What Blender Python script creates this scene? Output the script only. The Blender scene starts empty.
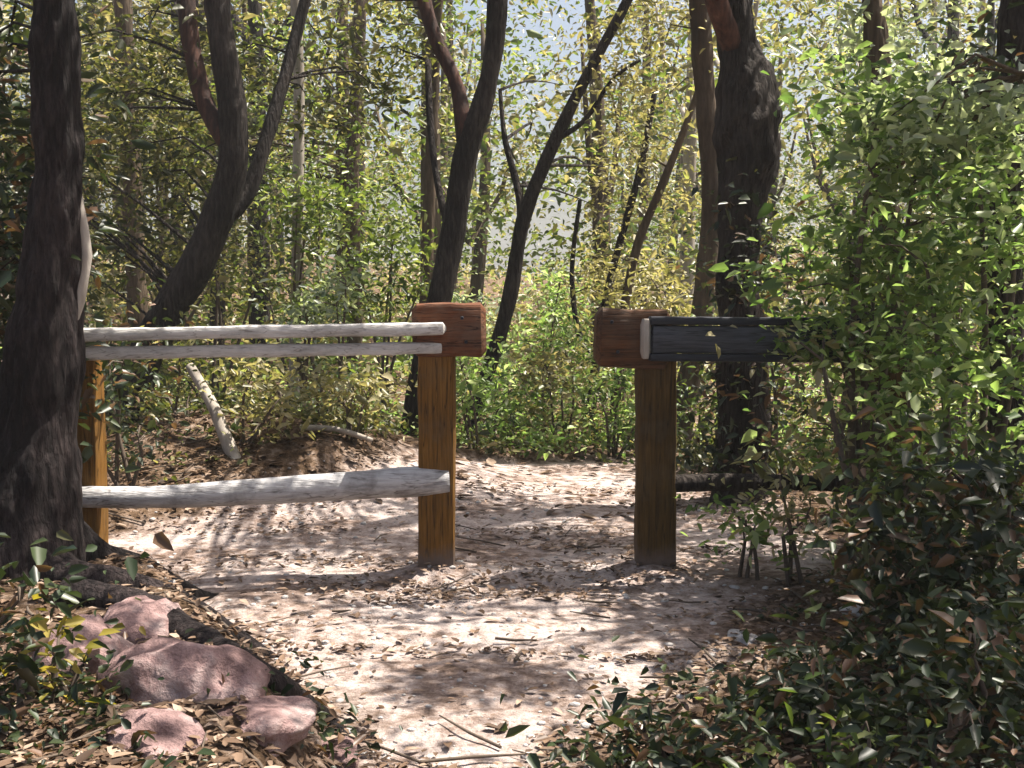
import bpy, bmesh, math, random, zlib
import numpy as np
from mathutils import Vector, Matrix, noise

R = math.radians
random.seed(7)
rng = np.random.default_rng(11)
scene = bpy.context.scene
COL = scene.collection

# ------------------------------------------------------------------ camera
W, H, F = 1024, 768, 1150.0
CAM_Z, HORIZON = 1.2, 293.0
PITCH = math.atan((H / 2 - HORIZON) / F)
cam_d = bpy.data.cameras.new("camera")
cam_d.sensor_width = 36.0
cam_d.lens = F / W * 36.0
cam_d.clip_start, cam_d.clip_end = 0.05, 2000
cam = bpy.data.objects.new("camera", cam_d)
cam.location = (0, 0, CAM_Z)
cam.rotation_euler = (math.pi / 2 - PITCH, 0, 0)
cam_d.dof.use_dof = False
COL.objects.link(cam)
scene.camera = cam

# ------------------------------------------------------------------ light
SUN_EL, SUN_AZ = 66.0, 66.0          # azimuth measured from +Y towards +X
world = bpy.data.worlds.new("World")
scene.world = world
world.use_nodes = True
wn = world.node_tree
bg = wn.nodes["Background"]
sky = wn.nodes.new("ShaderNodeTexSky")
sky.sky_type = 'NISHITA'
sky.sun_disc = False
sky.sun_elevation = R(SUN_EL)
sky.sun_rotation = R(SUN_AZ)
sky.air_density, sky.dust_density, sky.ozone_density = 1.0, 6.0, .7
wn.links.new(sky.outputs[0], bg.inputs[0])
bg.inputs[1].default_value = 0.07
sun_d = bpy.data.lights.new("sun", 'SUN')
sun_d.energy = 5.0
sun_d.angle = R(0.5)
sun_d.color = (1.0, 0.93, 0.83)
sun = bpy.data.objects.new("sun", sun_d)
sdir = Vector((math.cos(R(SUN_EL)) * math.sin(R(SUN_AZ)), math.cos(R(SUN_EL)) * math.cos(R(SUN_AZ)), math.sin(R(SUN_EL))))
sun.rotation_euler = sdir.to_track_quat('Z', 'Y').to_euler()
COL.objects.link(sun)
scene.view_settings.view_transform = 'Standard'
scene.view_settings.look = 'None'
scene.view_settings.gamma = 1.0
scene.view_settings.use_curve_mapping = False
scene.view_settings.exposure = 1.48
scene.cycles.max_bounces = 8
scene.cycles.diffuse_bounces = 4
scene.cycles.transmission_bounces = 5
scene.cycles.use_denoising = True
scene.cycles.caustics_reflective = False
scene.cycles.sample_clamp_indirect = 6.0

HAZE = 0.0016
# ------------------------------------------------------------------ helpers
CP, SP = math.cos(PITCH), math.sin(PITCH)
def ray(px, py):
    u, v = (px - W / 2) / F, -(py - H / 2) / F
    return Vector((u, CP + v * SP, -SP + v * CP))
def P(px, py, Y):
    d = ray(px, py)
    return Vector((0, 0, CAM_Z)) + d * (Y / d.y)

def sm(a, b, x):
    t = min(1, max(0, (x - a) / (b - a)))
    return t * t * (3 - 2 * t)
def path_edges(y):
    ys = [0, 2.0, 3.0, 3.7, 4.5, 5.2, 6.5, 7.4, 8.3, 18, 30]
    le = [-0.35, -0.3, -0.45, -0.85, -1.4, -2.3, -1.0, -0.6, .8, 5.0, 9.0]
    ri = [0.2, 0.15, 0.15, 0.7, 1.1, 1.6, 1.3, 1.0, .9, 4.9, 8.9]
    return float(np.interp(y, ys, le)), float(np.interp(y, ys, ri))
def path_dist(x, y):                 # >0 outside the path
    l, r = path_edges(y)
    return max(l - x, x - r)
def gz(x, y):
    d = path_dist(x, y)
    z = 0.0
    if d > 0:
        near = 1 - sm(4.2, 5.0, y)
        z += ((0.17 if x < 0 else -.02) * near + 0.05) * sm(0, 0.26, d) + 0.05 * sm(0.5, 3, d)
        if x > 0:
            z += 0.03 * near * sm(0.1, 1.2, d)
    # mound behind the left rails
    z += 0.4 * math.exp(-(((x + 1.7) / 1.15) ** 2 + ((y - 7.3) / 1.1) ** 2))
    # slope behind
    z += 1.7 * sm(11, 46, y) + 0.25 * sm(8, 14, y) * sm(0.2, 2, abs(x - .5))
    z += 0.9 * sm(3, 10, abs(x))
    for hx, hy in ((-.32, 4.88), (.61, 4.88)):
        z += .045 * math.exp(-((x - hx) ** 2 + (y - hy) ** 2) / .022)
    n = noise.noise(Vector((x * 1.3, y * 1.3, 3.1))) * 0.035 + noise.noise(Vector((x * 4, y * 4, 1.7))) * 0.014
    n += noise.noise(Vector((x * 11, y * 11, 5.7))) * 0.011 + .02 * noise.noise(Vector((x * 1.6, y * 6, 8.7)))
    return z + n * (0.6 if d < 0 else 1.3)

def tag(o, label=None, cat=None, group=None, kind=None):
    if label: o["label"] = label
    if cat: o["category"] = cat
    if group: o["group"] = group
    if kind: o["kind"] = kind
    return o
def empty(name, loc, label, cat, group=None, rz=0.0):
    o = bpy.data.objects.new(name, None)
    o.location = loc
    o.rotation_euler = (0, 0, rz)
    o.empty_display_size = 0.1
    COL.objects.link(o)
    return tag(o, label, cat, group)
def mesh_np(name, V, faces, mat, parent=None, smooth=True, loc=None):
    """faces: (n,k) array, all the same k"""
    V = np.asarray(V, dtype=np.float32); Fa = np.asarray(faces, dtype=np.int32)
    me = bpy.data.meshes.new(name)
    k = Fa.shape[1]
    me.vertices.add(len(V)); me.vertices.foreach_set("co", V.ravel())
    me.loops.add(Fa.size); me.loops.foreach_set("vertex_index", Fa.ravel())
    me.polygons.add(len(Fa))
    me.polygons.foreach_set("loop_start", np.arange(0, Fa.size, k, dtype=np.int32))
    me.polygons.foreach_set("loop_total", np.full(len(Fa), k, dtype=np.int32))
    if smooth: me.polygons.foreach_set("use_smooth", np.ones(len(Fa), dtype=bool))
    me.update(calc_edges=True); me.validate()
    me.materials.append(mat)
    o = bpy.data.objects.new(name, me)
    COL.objects.link(o)
    if parent is not None: o.parent = parent
    if loc is not None: o.location = loc
    return o

class Tubes:
    """collects tapered bent tubes into one mesh"""
    def __init__(s): s.V = []; s.F = []; s.n = 0
    def add(s, pts, rad, seg=9, step=None, rough=0.0, freq=3.0, caps=True, ridge=0.0):
        pts = [Vector(p) for p in pts]
        if step:
            P2, R2 = [], []
            n = len(pts)
            for i in range(n - 1):
                p0 = pts[max(i - 1, 0)]; p1 = pts[i]; p2 = pts[i + 1]; p3 = pts[min(i + 2, n - 1)]
                m = max(1, int((p2 - p1).length / step))
                for j in range(m):
                    t = j / m
                    P2.append(0.5 * ((2 * p1) + (p2 - p0) * t + (2 * p0 - 5 * p1 + 4 * p2 - p3) * t * t + (3 * p1 - p0 - 3 * p2 + p3) * t ** 3))
                    R2.append(rad[i] * (1 - t) + rad[i + 1] * t)
            P2.append(pts[-1]); R2.append(rad[-1]); pts, rad = P2, R2
        n = len(pts)
        ring0 = s.n
        side = None
        for i in range(n):
            t = (pts[min(i + 1, n - 1)] - pts[max(i - 1, 0)]).normalized()
            if side is None: side = t.cross(Vector((0.3, 0.2, 1)) if abs(t.z) < .9 else Vector((1, 0.1, 0))).normalized()
            side = (side - t * side.dot(t)).normalized()
            up = t.cross(side)
            for k in range(seg):
                a = 2 * math.pi * k / seg
                d = side * math.cos(a) + up * math.sin(a)
                r = rad[i]
                if rough: r *= 1 + rough * noise.noise((pts[i] + d * rad[i]) * freq) + rough * .5 * noise.noise((pts[i] + d * rad[i]) * freq * 3.1)
                if ridge:
                    q = pts[i] + d * rad[i]
                    r += ridge * (abs(noise.noise(Vector((q.x * 17, q.y * 17, q.z * 3.2)))) + .5 * abs(noise.noise(Vector((q.x * 38, q.y * 38, q.z * 9)))) - .3)
                s.V.append(tuple(pts[i] + d * r))
        for i in range(n - 1):
            for k in range(seg):
                a = ring0 + i * seg + k; b = ring0 + i * seg + (k + 1) % seg
                s.F.append((a, b, b + seg, a + seg))
        s.n += n * seg
        if caps:
            for i in (0, n - 1):
                s.V.append(tuple(pts[i])); c = s.n; s.n += 1
                for k in range(seg):
                    a = ring0 + i * seg + k; b = ring0 + i * seg + (k + 1) % seg
                    s.F.append((a, b, c, c))
        return s
    def build(s, name, mat, parent=None, origin=Vector((0, 0, 0)), smooth=True):
        me = bpy.data.meshes.new(name)
        o3 = tuple(origin)
        me.from_pydata([(v[0] - o3[0], v[1] - o3[1], v[2] - o3[2]) for v in s.V], [], [f if f[2] != f[3] else f[:3] for f in s.F])
        if smooth: me.polygons.foreach_set("use_smooth", [True] * len(me.polygons))
        me.materials.append(mat); me.update()
        o = bpy.data.objects.new(name, me); COL.objects.link(o)
        if parent is not None: o.parent = parent
        return o

def leaf_arrays(C, size, aspect=0.42, fold=0.25, up=0.35, droop=0.2, svar=0.35):
    """C (n,3) leaf bases -> verts and tris: pointed leaves folded along the midrib"""
    n = len(C)
    a = rng.uniform(0, 2 * np.pi, n); el = rng.normal(-droop, 0.45, n)
    d = np.stack([np.cos(a) * np.cos(el), np.sin(a) * np.cos(el), np.sin(el)], 1)
    nr = rng.normal(0, 1, (n, 3)); nr[:, 2] += up * 4
    s = np.cross(d, nr); s /= np.linalg.norm(s, axis=1)[:, None] + 1e-9
    nn = np.cross(s, d)
    L = size * np.exp(rng.normal(0, svar, n)); L = np.clip(L, size * .4, size * 2.0)[:, None]
    w = L * aspect * rng.uniform(.75, 1.2, (n, 1))
    base = C; tip = C + d * L - nn * L * 0.14
    m1 = C + d * L * .28; m2 = C + d * L * .66 - nn * L * .05
    r1 = m1 - s * w * .48 + nn * w * fold; l1 = m1 + s * w * .48 + nn * w * fold
    r2 = m2 - s * w * .38 + nn * w * fold * .7; l2 = m2 + s * w * .38 + nn * w * fold * .7
    V = np.stack([base, r1, r2, tip, l2, l1], 1).reshape(-1, 3)
    i = np.arange(n)[:, None] * 6
    Fa = np.concatenate([i + np.array([[0, 1, 2, 3]]), i + np.array([[0, 3, 4, 5]])], 0)
    return V, Fa

# ------------------------------------------------------------------ materials
def new_mat(name):
    m = bpy.data.materials.new(name); m.use_nodes = True
    nt = m.node_tree
    return m, nt, nt.nodes["Principled BSDF"], nt.nodes["Material Output"]
def N(nt, typ, **kw):
    n = nt.nodes.new(typ)
    for k, v in kw.items():
        if k.startswith("i_"): n.inputs[k[2:].replace("_", " ")].default_value = v
        else: setattr(n, k, v)
    return n
def ramp(nt, stops, interp='LINEAR'):
    r = nt.nodes.new("ShaderNodeValToRGB"); cr = r.color_ramp; cr.interpolation = interp
    while len(cr.elements) < len(stops): cr.elements.new(0.5)
    for e, (p, c) in zip(cr.elements, stops): e.position = p; e.color = (*c, 1)
    return r
def leaf_mat(name, stops, trans=0.45, rough=0.42, spec=0.5, tboost=(1.5, 1.5, .8)):
    m, nt, b, out = new_mat(name)
    g = N(nt, "ShaderNodeNewGeometry")
    r = ramp(nt, stops); nt.links.new(g.outputs["Random Per Island"], r.inputs[0])
    oi = N(nt, "ShaderNodeObjectInfo")
    hs = N(nt, "ShaderNodeHueSaturation")
    mr = N(nt, "ShaderNodeMapRange", i_To_Min=0.8, i_To_Max=1.2)
    nt.links.new(oi.outputs["Random"], mr.inputs["Value"])
    nt.links.new(mr.outputs[0], hs.inputs["Value"]); nt.links.new(r.outputs[0], hs.inputs["Color"])
    nt.links.new(hs.outputs[0], b.inputs["Base Color"])
    b.inputs["Roughness"].default_value = rough
    b.inputs["Specular IOR Level"].default_value = spec
    tr = N(nt, "ShaderNodeBsdfTranslucent")
    mul = N(nt, "ShaderNodeMix", data_type='RGBA', blend_type='MULTIPLY')
    mul.inputs[0].default_value = 1; mul.inputs[7].default_value = (*tboost, 1)
    nt.links.new(hs.outputs[0], mul.inputs[6]); nt.links.new(mul.outputs[2], tr.inputs[0])
    mx = N(nt, "ShaderNodeMixShader"); mx.inputs[0].default_value = trans
    nt.links.new(b.outputs[0], mx.inputs[1]); nt.links.new(tr.outputs[0], mx.inputs[2])
    nt.links.new(mx.outputs[0], out.inputs[0])
    return m
def rough_mat(name, stops, scale=(8, 8, 1.5), nscale=3.0, detail=8, bump=0.6, dist=0.02, rough=0.85, vor=None, spec=0.2):
    m, nt, b, out = new_mat(name)
    tc = N(nt, "ShaderNodeTexCoord"); mp = N(nt, "ShaderNodeMapping"); mp.inputs["Scale"].default_value = scale
    nt.links.new(tc.outputs["Object"], mp.inputs[0])
    n1 = N(nt, "ShaderNodeTexNoise", i_Scale=nscale, i_Detail=detail, i_Roughness=0.65)
    nt.links.new(mp.outputs[0], n1.inputs["Vector"])
    n2 = N(nt, "ShaderNodeTexNoise", i_Scale=2.2, i_Detail=3.0)
    nt.links.new(tc.outputs["Object"], n2.inputs["Vector"])
    ad = N(nt, "ShaderNodeMath", operation='MULTIPLY_ADD'); ad.inputs[1].default_value = 0.6; 
    nt.links.new(n2.outputs[0], ad.inputs[0])
    sc = N(nt, "ShaderNodeMath", operation='MULTIPLY'); sc.inputs[1].default_value = 0.7
    nt.links.new(n1.outputs[0], sc.inputs[0]); nt.links.new(sc.outputs[0], ad.inputs[2])
    r = ramp(nt, stops); nt.links.new(ad.outputs[0], r.inputs[0])
    nt.links.new(r.outputs[0], b.inputs["Base Color"])
    b.inputs["Roughness"].default_value = rough
    b.inputs["Specular IOR Level"].default_value = spec
    bp = N(nt, "ShaderNodeBump", i_Strength=bump, i_Distance=dist)
    h = n1.outputs[0]
    if vor:
        v = N(nt, "ShaderNodeTexVoronoi", feature='DISTANCE_TO_EDGE', i_Scale=vor)
        nt.links.new(mp.outputs[0], v.inputs["Vector"])
        a2 = N(nt, "ShaderNodeMath", operation='MULTIPLY_ADD'); a2.inputs[1].default_value = 0.8
        nt.links.new(v.outputs["Distance"], a2.inputs[0]); nt.links.new(h, a2.inputs[2]); h = a2.outputs[0]
    nt.links.new(h, bp.inputs["Height"]); nt.links.new(bp.outputs[0], b.inputs["Normal"])
    return m

def timber(m, crack=(30, 30, 1.2), grey=(.2, .185, .165), amt=.55, dirt=False, cd=.15):
    """weather checks, patchy greying and soil splash on a sawn timber"""
    nt = m.node_tree; b = nt.nodes["Principled BSDF"]
    src = b.inputs["Base Color"].links[0].from_socket
    tc = N(nt, "ShaderNodeTexCoord"); mp = N(nt, "ShaderNodeMapping"); mp.inputs["Scale"].default_value = crack
    nt.links.new(tc.outputs["Object"], mp.inputs[0])
    n = N(nt, "ShaderNodeTexNoise", i_Scale=1.0, i_Detail=3.0, i_Roughness=.5); nt.links.new(mp.outputs[0], n.inputs["Vector"])
    cr = ramp(nt, [(.482, (1, 1, 1)), (.499, (cd, cd * .95, cd * .9)), (.501, (cd, cd * .95, cd * .9)), (.518, (1, 1, 1))]); nt.links.new(n.outputs[0], cr.inputs[0])
    g = N(nt, "ShaderNodeTexNoise", i_Scale=5.5, i_Detail=8.0, i_Roughness=.7); nt.links.new(tc.outputs["Object"], g.inputs["Vector"])
    gr = ramp(nt, [(.48, (0, 0, 0)), (.68, (amt, amt, amt))]); nt.links.new(g.outputs[0], gr.inputs[0])
    m1 = N(nt, "ShaderNodeMix", data_type='RGBA'); m1.inputs[7].default_value = (*grey, 1)
    nt.links.new(gr.outputs[0], m1.inputs[0]); nt.links.new(src, m1.inputs[6])
    m2 = N(nt, "ShaderNodeMix", data_type='RGBA', blend_type='MULTIPLY'); m2.inputs[0].default_value = .85
    nt.links.new(m1.outputs[2], m2.inputs[6]); nt.links.new(cr.outputs[0], m2.inputs[7])
    last = m2.outputs[2]
    if dirt:
        sx = N(nt, "ShaderNodeSeparateXYZ"); nt.links.new(tc.outputs["Object"], sx.inputs[0])
        h = N(nt, "ShaderNodeMath", operation='MULTIPLY_ADD'); h.inputs[1].default_value = -.35
        nt.links.new(g.outputs[0], h.inputs[0]); nt.links.new(sx.outputs["Z"], h.inputs[2])
        dr = ramp(nt, [(.0, (1, 1, 1)), (.1, (0, 0, 0))])
        off = N(nt, "ShaderNodeMath", operation='ADD'); off.inputs[1].default_value = .12
        nt.links.new(h.outputs[0], off.inputs[0]); nt.links.new(off.outputs[0], dr.inputs[0])
        m3 = N(nt, "ShaderNodeMix", data_type='RGBA'); m3.inputs[7].default_value = (.13, .095, .075, 1)
        nt.links.new(dr.outputs[0], m3.inputs[0]); nt.links.new(last, m3.inputs[6]); last = m3.outputs[2]
    nt.links.new(last, b.inputs["Base Color"])
    return m

M = {}
M["leaf_olive"] = leaf_mat("leaf_olive", [(0, (.035, .045, .012)), (.4, (.065, .078, .02)), (.7, (.115, .12, .038)), (.9, (.24, .22, .1)), (1, (.36, .31, .2))])
M["leaf_green"] = leaf_mat("leaf_green", [(0, (.035, .06, .014)), (.35, (.085, .13, .028)), (.75, (.16, .21, .05)), (1, (.3, .32, .13))])
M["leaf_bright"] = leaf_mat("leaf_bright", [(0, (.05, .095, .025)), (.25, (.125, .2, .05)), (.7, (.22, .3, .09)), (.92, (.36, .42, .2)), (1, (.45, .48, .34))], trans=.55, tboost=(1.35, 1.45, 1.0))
M["leaf_grey"] = leaf_mat("leaf_grey", [(0, (.09, .13, .085)), (.4, (.22, .27, .19)), (1, (.4, .45, .36))], trans=.5, spec=.6)
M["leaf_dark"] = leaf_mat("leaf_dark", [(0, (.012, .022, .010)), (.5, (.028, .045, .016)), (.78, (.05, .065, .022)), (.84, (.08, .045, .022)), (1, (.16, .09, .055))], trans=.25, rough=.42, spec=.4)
M["leaf_tan"] = leaf_mat("leaf_tan", [(0, (.10, .10, .04)), (.4, (.21, .2, .095)), (.75, (.31, .28, .15)), (1, (.4, .35, .22))], trans=.4)
M["leaf_yellow"] = leaf_mat("leaf_yellow", [(0, (.16, .15, .02)), (.5, (.33, .27, .04)), (1, (.42, .33, .08))], trans=.4)
M["litter"] = leaf_mat("litter", [(0, (.04, .024, .015)), (.4, (.1, .06, .036)), (.8, (.2, .13, .085)), (1, (.38, .29, .22))], trans=.12, rough=.7, spec=.25, tboost=(1.2, 1, .7))
M["bark_dark"] = rough_mat("bark_dark", [(.42, (.008, .006, .005)), (.62, (.024, .018, .015)), (.86, (.08, .064, .055))], (15, 15, 2.8), 3, 11, 1.0, .05, vor=2.2)
M["bark_big"] = rough_mat("bark_big", [(.42, (.005, .004, .004)), (.62, (.017, .012, .012)), (.86, (.075, .055, .053))], (16, 16, 3.6), 3, 12, 1.0, .06, vor=2.0)
M["bark_brown"] = rough_mat("bark_brown", [(.35, (.022, .015, .01)), (.6, (.06, .042, .027)), (.85, (.13, .095, .065))], (10, 10, 1.6), 3, 8, .8, .02, vor=2.4)
M["bark_red"] = rough_mat("bark_red", [(.45, (.012, .008, .007)), (.62, (.04, .02, .015)), (.8, (.11, .05, .034)), (.92, (.2, .12, .085))], (10, 10, 1.4), 3, 8, .7, .02)
M["bark_pale"] = rough_mat("bark_pale", [(.35, (.13, .11, .09)), (.6, (.3, .265, .225)), (.85, (.45, .41, .36))], (8, 8, 2), 3, 8, .5, .01)
M["twig"] = rough_mat("twig", [(.35, (.035, .026, .02)), (.7, (.11, .085, .065))], (20, 20, 20), 3, 4, .3, .005)
M["rail_wood"] = rough_mat("rail_wood", [(.36, (.12, .11, .1)), (.5, (.36, .345, .325)), (.7, (.6, .58, .555))], (1.2, 26, 26), 3, 8, .7, .012, rough=.75)
M["log_wood"] = rough_mat("log_wood", [(.36, (.07, .065, .065)), (.5, (.25, .24, .24)), (.68, (.5, .49, .49))], (1.5, 22, 22), 3, 8, .8, .014, rough=.75)
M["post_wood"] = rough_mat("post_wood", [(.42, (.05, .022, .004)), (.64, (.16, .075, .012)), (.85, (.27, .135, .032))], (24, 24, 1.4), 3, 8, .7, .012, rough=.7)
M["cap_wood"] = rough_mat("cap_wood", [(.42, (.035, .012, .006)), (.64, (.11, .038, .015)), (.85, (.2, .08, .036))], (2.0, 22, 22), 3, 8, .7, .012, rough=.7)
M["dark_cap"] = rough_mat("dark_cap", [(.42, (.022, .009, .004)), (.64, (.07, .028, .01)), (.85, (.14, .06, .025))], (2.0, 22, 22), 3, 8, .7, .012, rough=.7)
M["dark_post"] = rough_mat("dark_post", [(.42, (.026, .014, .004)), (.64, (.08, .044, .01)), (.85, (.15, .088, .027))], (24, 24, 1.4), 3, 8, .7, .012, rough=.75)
M["shaded_rail_wood"] = rough_mat("shaded_rail_wood", [(.42, (.014, .016, .021)), (.64, (.032, .036, .048)), (.85, (.08, .086, .105))], (1.2, 26, 26), 3, 8, .5, .01, rough=.5, spec=.4)  # shade on the right rail is put into this dark slate colour
M["shadow_nail_black"] = rough_mat("shadow_nail_black", [(.3, (.008, .009, .012)), (.75, (.03, .032, .04))], (1.2, 26, 26), 3, 6, .4, .01, rough=.6)  # black for the painted shadow lines of the right rail, also for nails
M["rock_pink"] = rough_mat("rock_pink", [(.38, (.05, .032, .03)), (.5, (.15, .093, .088)), (.64, (.3, .195, .185)), (.82, (.46, .36, .34))], (6, 6, 6), 2.6, 12, 1.0, .05, rough=.85)
M["rock_grey"] = rough_mat("rock_grey", [(.3, (.14, .13, .125)), (.5, (.3, .28, .27)), (.75, (.5, .48, .46))], (6, 6, 6), 1.6, 9, .9, .03, rough=.85)

def ground_mat():
    m, nt, b, out = new_mat("forest_soil")
    tc = N(nt, "ShaderNodeTexCoord")
    at = N(nt, "ShaderNodeAttribute", attribute_name="path")
    n1 = N(nt, "ShaderNodeTexNoise", i_Scale=1.6, i_Detail=6.0, i_Roughness=.6)
    n2 = N(nt, "ShaderNodeTexNoise", i_Scale=14.0, i_Detail=9.0, i_Roughness=.7)
    n3 = N(nt, "ShaderNodeTexNoise", i_Scale=70.0, i_Detail=6.0, i_Roughness=.7)
    vo = N(nt, "ShaderNodeTexVoronoi", i_Scale=42.0)
    for n in (n1, n2, n3, vo): nt.links.new(tc.outputs["Object"], n.inputs["Vector"])
    pr = ramp(nt, [(.33, (.11, .072, .052)), (.44, (.29, .215, .18)), (.53, (.52, .435, .4)), (.7, (.68, .605, .575))])
    lr = ramp(nt, [(.28, (.03, .02, .012)), (.45, (.095, .06, .036)), (.6, (.18, .12, .075)), (.8, (.3, .22, .15))])
    mixn = N(nt, "ShaderNodeMix", data_type='FLOAT'); mixn.inputs[0].default_value = .5
    nt.links.new(n1.outputs[0], mixn.inputs[2]); nt.links.new(n2.outputs[0], mixn.inputs[3])
    nt.links.new(mixn.outputs[0], pr.inputs[0]); nt.links.new(n2.outputs[0], lr.inputs[0])
    edge = N(nt, "ShaderNodeMath", operation='ADD')
    sub = N(nt, "ShaderNodeMath", operation='MULTIPLY_ADD'); sub.inputs[1].default_value = 1.6; sub.inputs[2].default_value = -.8
    nt.links.new(n2.outputs[0], sub.inputs[0])
    nt.links.new(at.outputs["Fac"], edge.inputs[0]); nt.links.new(sub.outputs[0], edge.inputs[1]); edge.use_clamp = True
    mc = N(nt, "ShaderNodeMix", data_type='RGBA')
    nt.links.new(edge.outputs[0], mc.inputs[0]); nt.links.new(lr.outputs[0], mc.inputs[6]); nt.links.new(pr.outputs[0], mc.inputs[7])
    sp = ramp(nt, [(.3, (.55, .5, .46)), (.5, (1, 1, 1)), (.7, (1.25, 1.2, 1.15))])
    nt.links.new(n3.outputs[0], sp.inputs[0])
    mm = N(nt, "ShaderNodeMix", data_type='RGBA', blend_type='MULTIPLY'); mm.inputs[0].default_value = .8
    nt.links.new(mc.outputs[2], mm.inputs[6]); nt.links.new(sp.outputs[0], mm.inputs[7])
    nt.links.new(mm.outputs[2], b.inputs["Base Color"])
    b.inputs["Roughness"].default_value = .95; b.inputs["Specular IOR Level"].default_value = .1
    h = N(nt, "ShaderNodeMath", operation='MULTIPLY_ADD'); h.inputs[1].default_value = .35
    nt.links.new(n3.outputs[0], h.inputs[0]); nt.links.new(n2.outputs[0], h.inputs[2])
    bp = N(nt, "ShaderNodeBump", i_Strength=.9, i_Distance=.05)
    nt.links.new(h.outputs[0], bp.inputs["Height"]); nt.links.new(bp.outputs[0], b.inputs["Normal"])
    return m
timber(M["post_wood"], dirt=True, amt=.3, grey=(.12, .095, .06)); timber(M["dark_post"], dirt=True, amt=.35, grey=(.1, .085, .06)); timber(M["dark_cap"], (1.4, 30, 30), amt=.4, grey=(.1, .08, .06)); timber(M["cap_wood"], (1.4, 30, 30), amt=.4, grey=(.16, .12, .09))
timber(M["rail_wood"], (1.0, 34, 34), (.2, .19, .17), .5, cd=.5); timber(M["log_wood"], (1.2, 26, 26), (.14, .13, .12), .7, cd=.4); timber(M["shaded_rail_wood"], (1.0, 34, 34), (.06, .06, .06), .5)
M["soil"] = ground_mat()

# ------------------------------------------------------------------ ground and path
def axis(lo, hi, d0, d1, a, b):
    """spacing d0 inside [a,b], growing outwards to d1"""
    v = list(np.arange(a, b, d0)) + [b]
    d = d0
    while v[-1] < hi: d = min(d1, d * 1.14); v.append(v[-1] + d)
    d = d0
    while v[0] > lo: d = min(d1, d * 1.14); v.insert(0, v[0] - d)
    return v
GX = axis(-160, 160, .04, 12, -2.8, 2.6); GY = axis(-60, 300, .04, 12, 2.2, 8.0)
nx, ny = len(GX), len(GY)
GV = np.zeros((ny, nx, 3), np.float32); GA = np.zeros((ny, nx), np.float32)
for j, y in enumerate(GY):
    for i, x in enumerate(GX):
        GV[j, i] = (x, y, gz(x, y))
        wob = .22 * noise.noise(Vector((x * 2, y * 2, 9)))
        GA[j, i] = 1 - sm(-.28, .22, path_dist(x, y) + wob)
idx = np.arange(ny * nx).reshape(ny, nx)
quads = np.stack([idx[:-1, :-1], idx[:-1, 1:], idx[1:, 1:], idx[1:, :-1]], -1).reshape(-1, 4)
ga = GA.ravel()
onpath = (ga[quads].mean(1) > .5)
def sub_sheet(name, q):
    used, inv = np.unique(q, return_inverse=True)
    o = mesh_np(name, GV.reshape(-1, 3)[used], inv.reshape(-1, 4), M["soil"])
    a = o.data.attributes.new("path", 'FLOAT', 'POINT'); a.data.foreach_set("value", ga[used])
    return tag(o, kind="structure")
sub_sheet("ground", quads[~onpath]); sub_sheet("path", quads[onpath])

# ------------------------------------------------------------------ fence
def beam(bm, p0, p1, w, h, bev=.008, wob=.004, seg=14, up=(0, 0, 1), twist=0):
    """squared timber from p0 to p1: w across, h along up; worn edges"""
    p0, p1 = Vector(p0), Vector(p1)
    t = (p1 - p0).normalized(); u = Vector(up); u = (u - t * u.dot(t)).normalized(); s = t.cross(u)
    prof = []
    b = bev
    for sx, sy in ((1, 1), (-1, 1), (-1, -1), (1, -1)):
        cx, cy = sx * (w / 2 - b), sy * (h / 2 - b)
        a0 = {(1, 1): 0, (-1, 1): 90, (-1, -1): 180, (1, -1): 270}[(sx, sy)]
        for a in (a0, a0 + 45, a0 + 90): prof.append((cx + b * math.cos(R(a)), cy + b * math.sin(R(a))))
    rings = []
    L = (p1 - p0).length
    for i in range(-1, seg + 2):
        f = min(1, max(0, i / seg)); k = 1.0
        if i in (-1, seg + 1): k = 1 - 2.2 * b / min(w, h)
        off = 0 if i not in (-1, seg + 1) else 0
        f2 = f
        if i == 0: f2 = b / L
        if i == seg: f2 = 1 - b / L
        c = p0.lerp(p1, f2)
        ring = []
        for x, y in prof:
            q = c + s * x * k + u * y * k
            q = q + (s * x + u * y).normalized() * wob * (noise.noise(q * 5) + .6 * noise.noise(q * 17))
            ring.append(bm.verts.new(q))
        rings.append(ring)
    n = len(prof)
    for a, b2 in zip(rings[:-1], rings[1:]):
        for k in range(n): bm.faces.new((a[k], a[(k + 1) % n], b2[(k + 1) % n], b2[k]))
    bm.faces.new(rings[0][::-1]); bm.faces.new(rings[-1])
def bm_obj(name, bm, mat, parent, origin, sharp=True):
    bmesh.ops.recalc_face_normals(bm, faces=bm.faces)
    bmesh.ops.translate(bm, verts=bm.verts, vec=-Vector(origin))
    me = bpy.data.meshes.new(name); bm.to_mesh(me); bm.free()
    me.materials.append(mat)
    me.polygons.foreach_set("use_smooth", [True] * len(me.polygons))
    me.set_sharp_from_angle(angle=R(40))
    o = bpy.data.objects.new(name, me); COL.objects.link(o); o.parent = parent
    return o
def beam_obj(name, mat, parent, origin, *a, **k):
    bm = bmesh.new(); beam(bm, *a, **k)
    return bm_obj(name, bm, mat, parent, origin)
parent_origin = {}
YF = 4.9
def fence_origin(px):
    p = P(px, 575, YF); return Vector((p.x, YF, 0))
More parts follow.
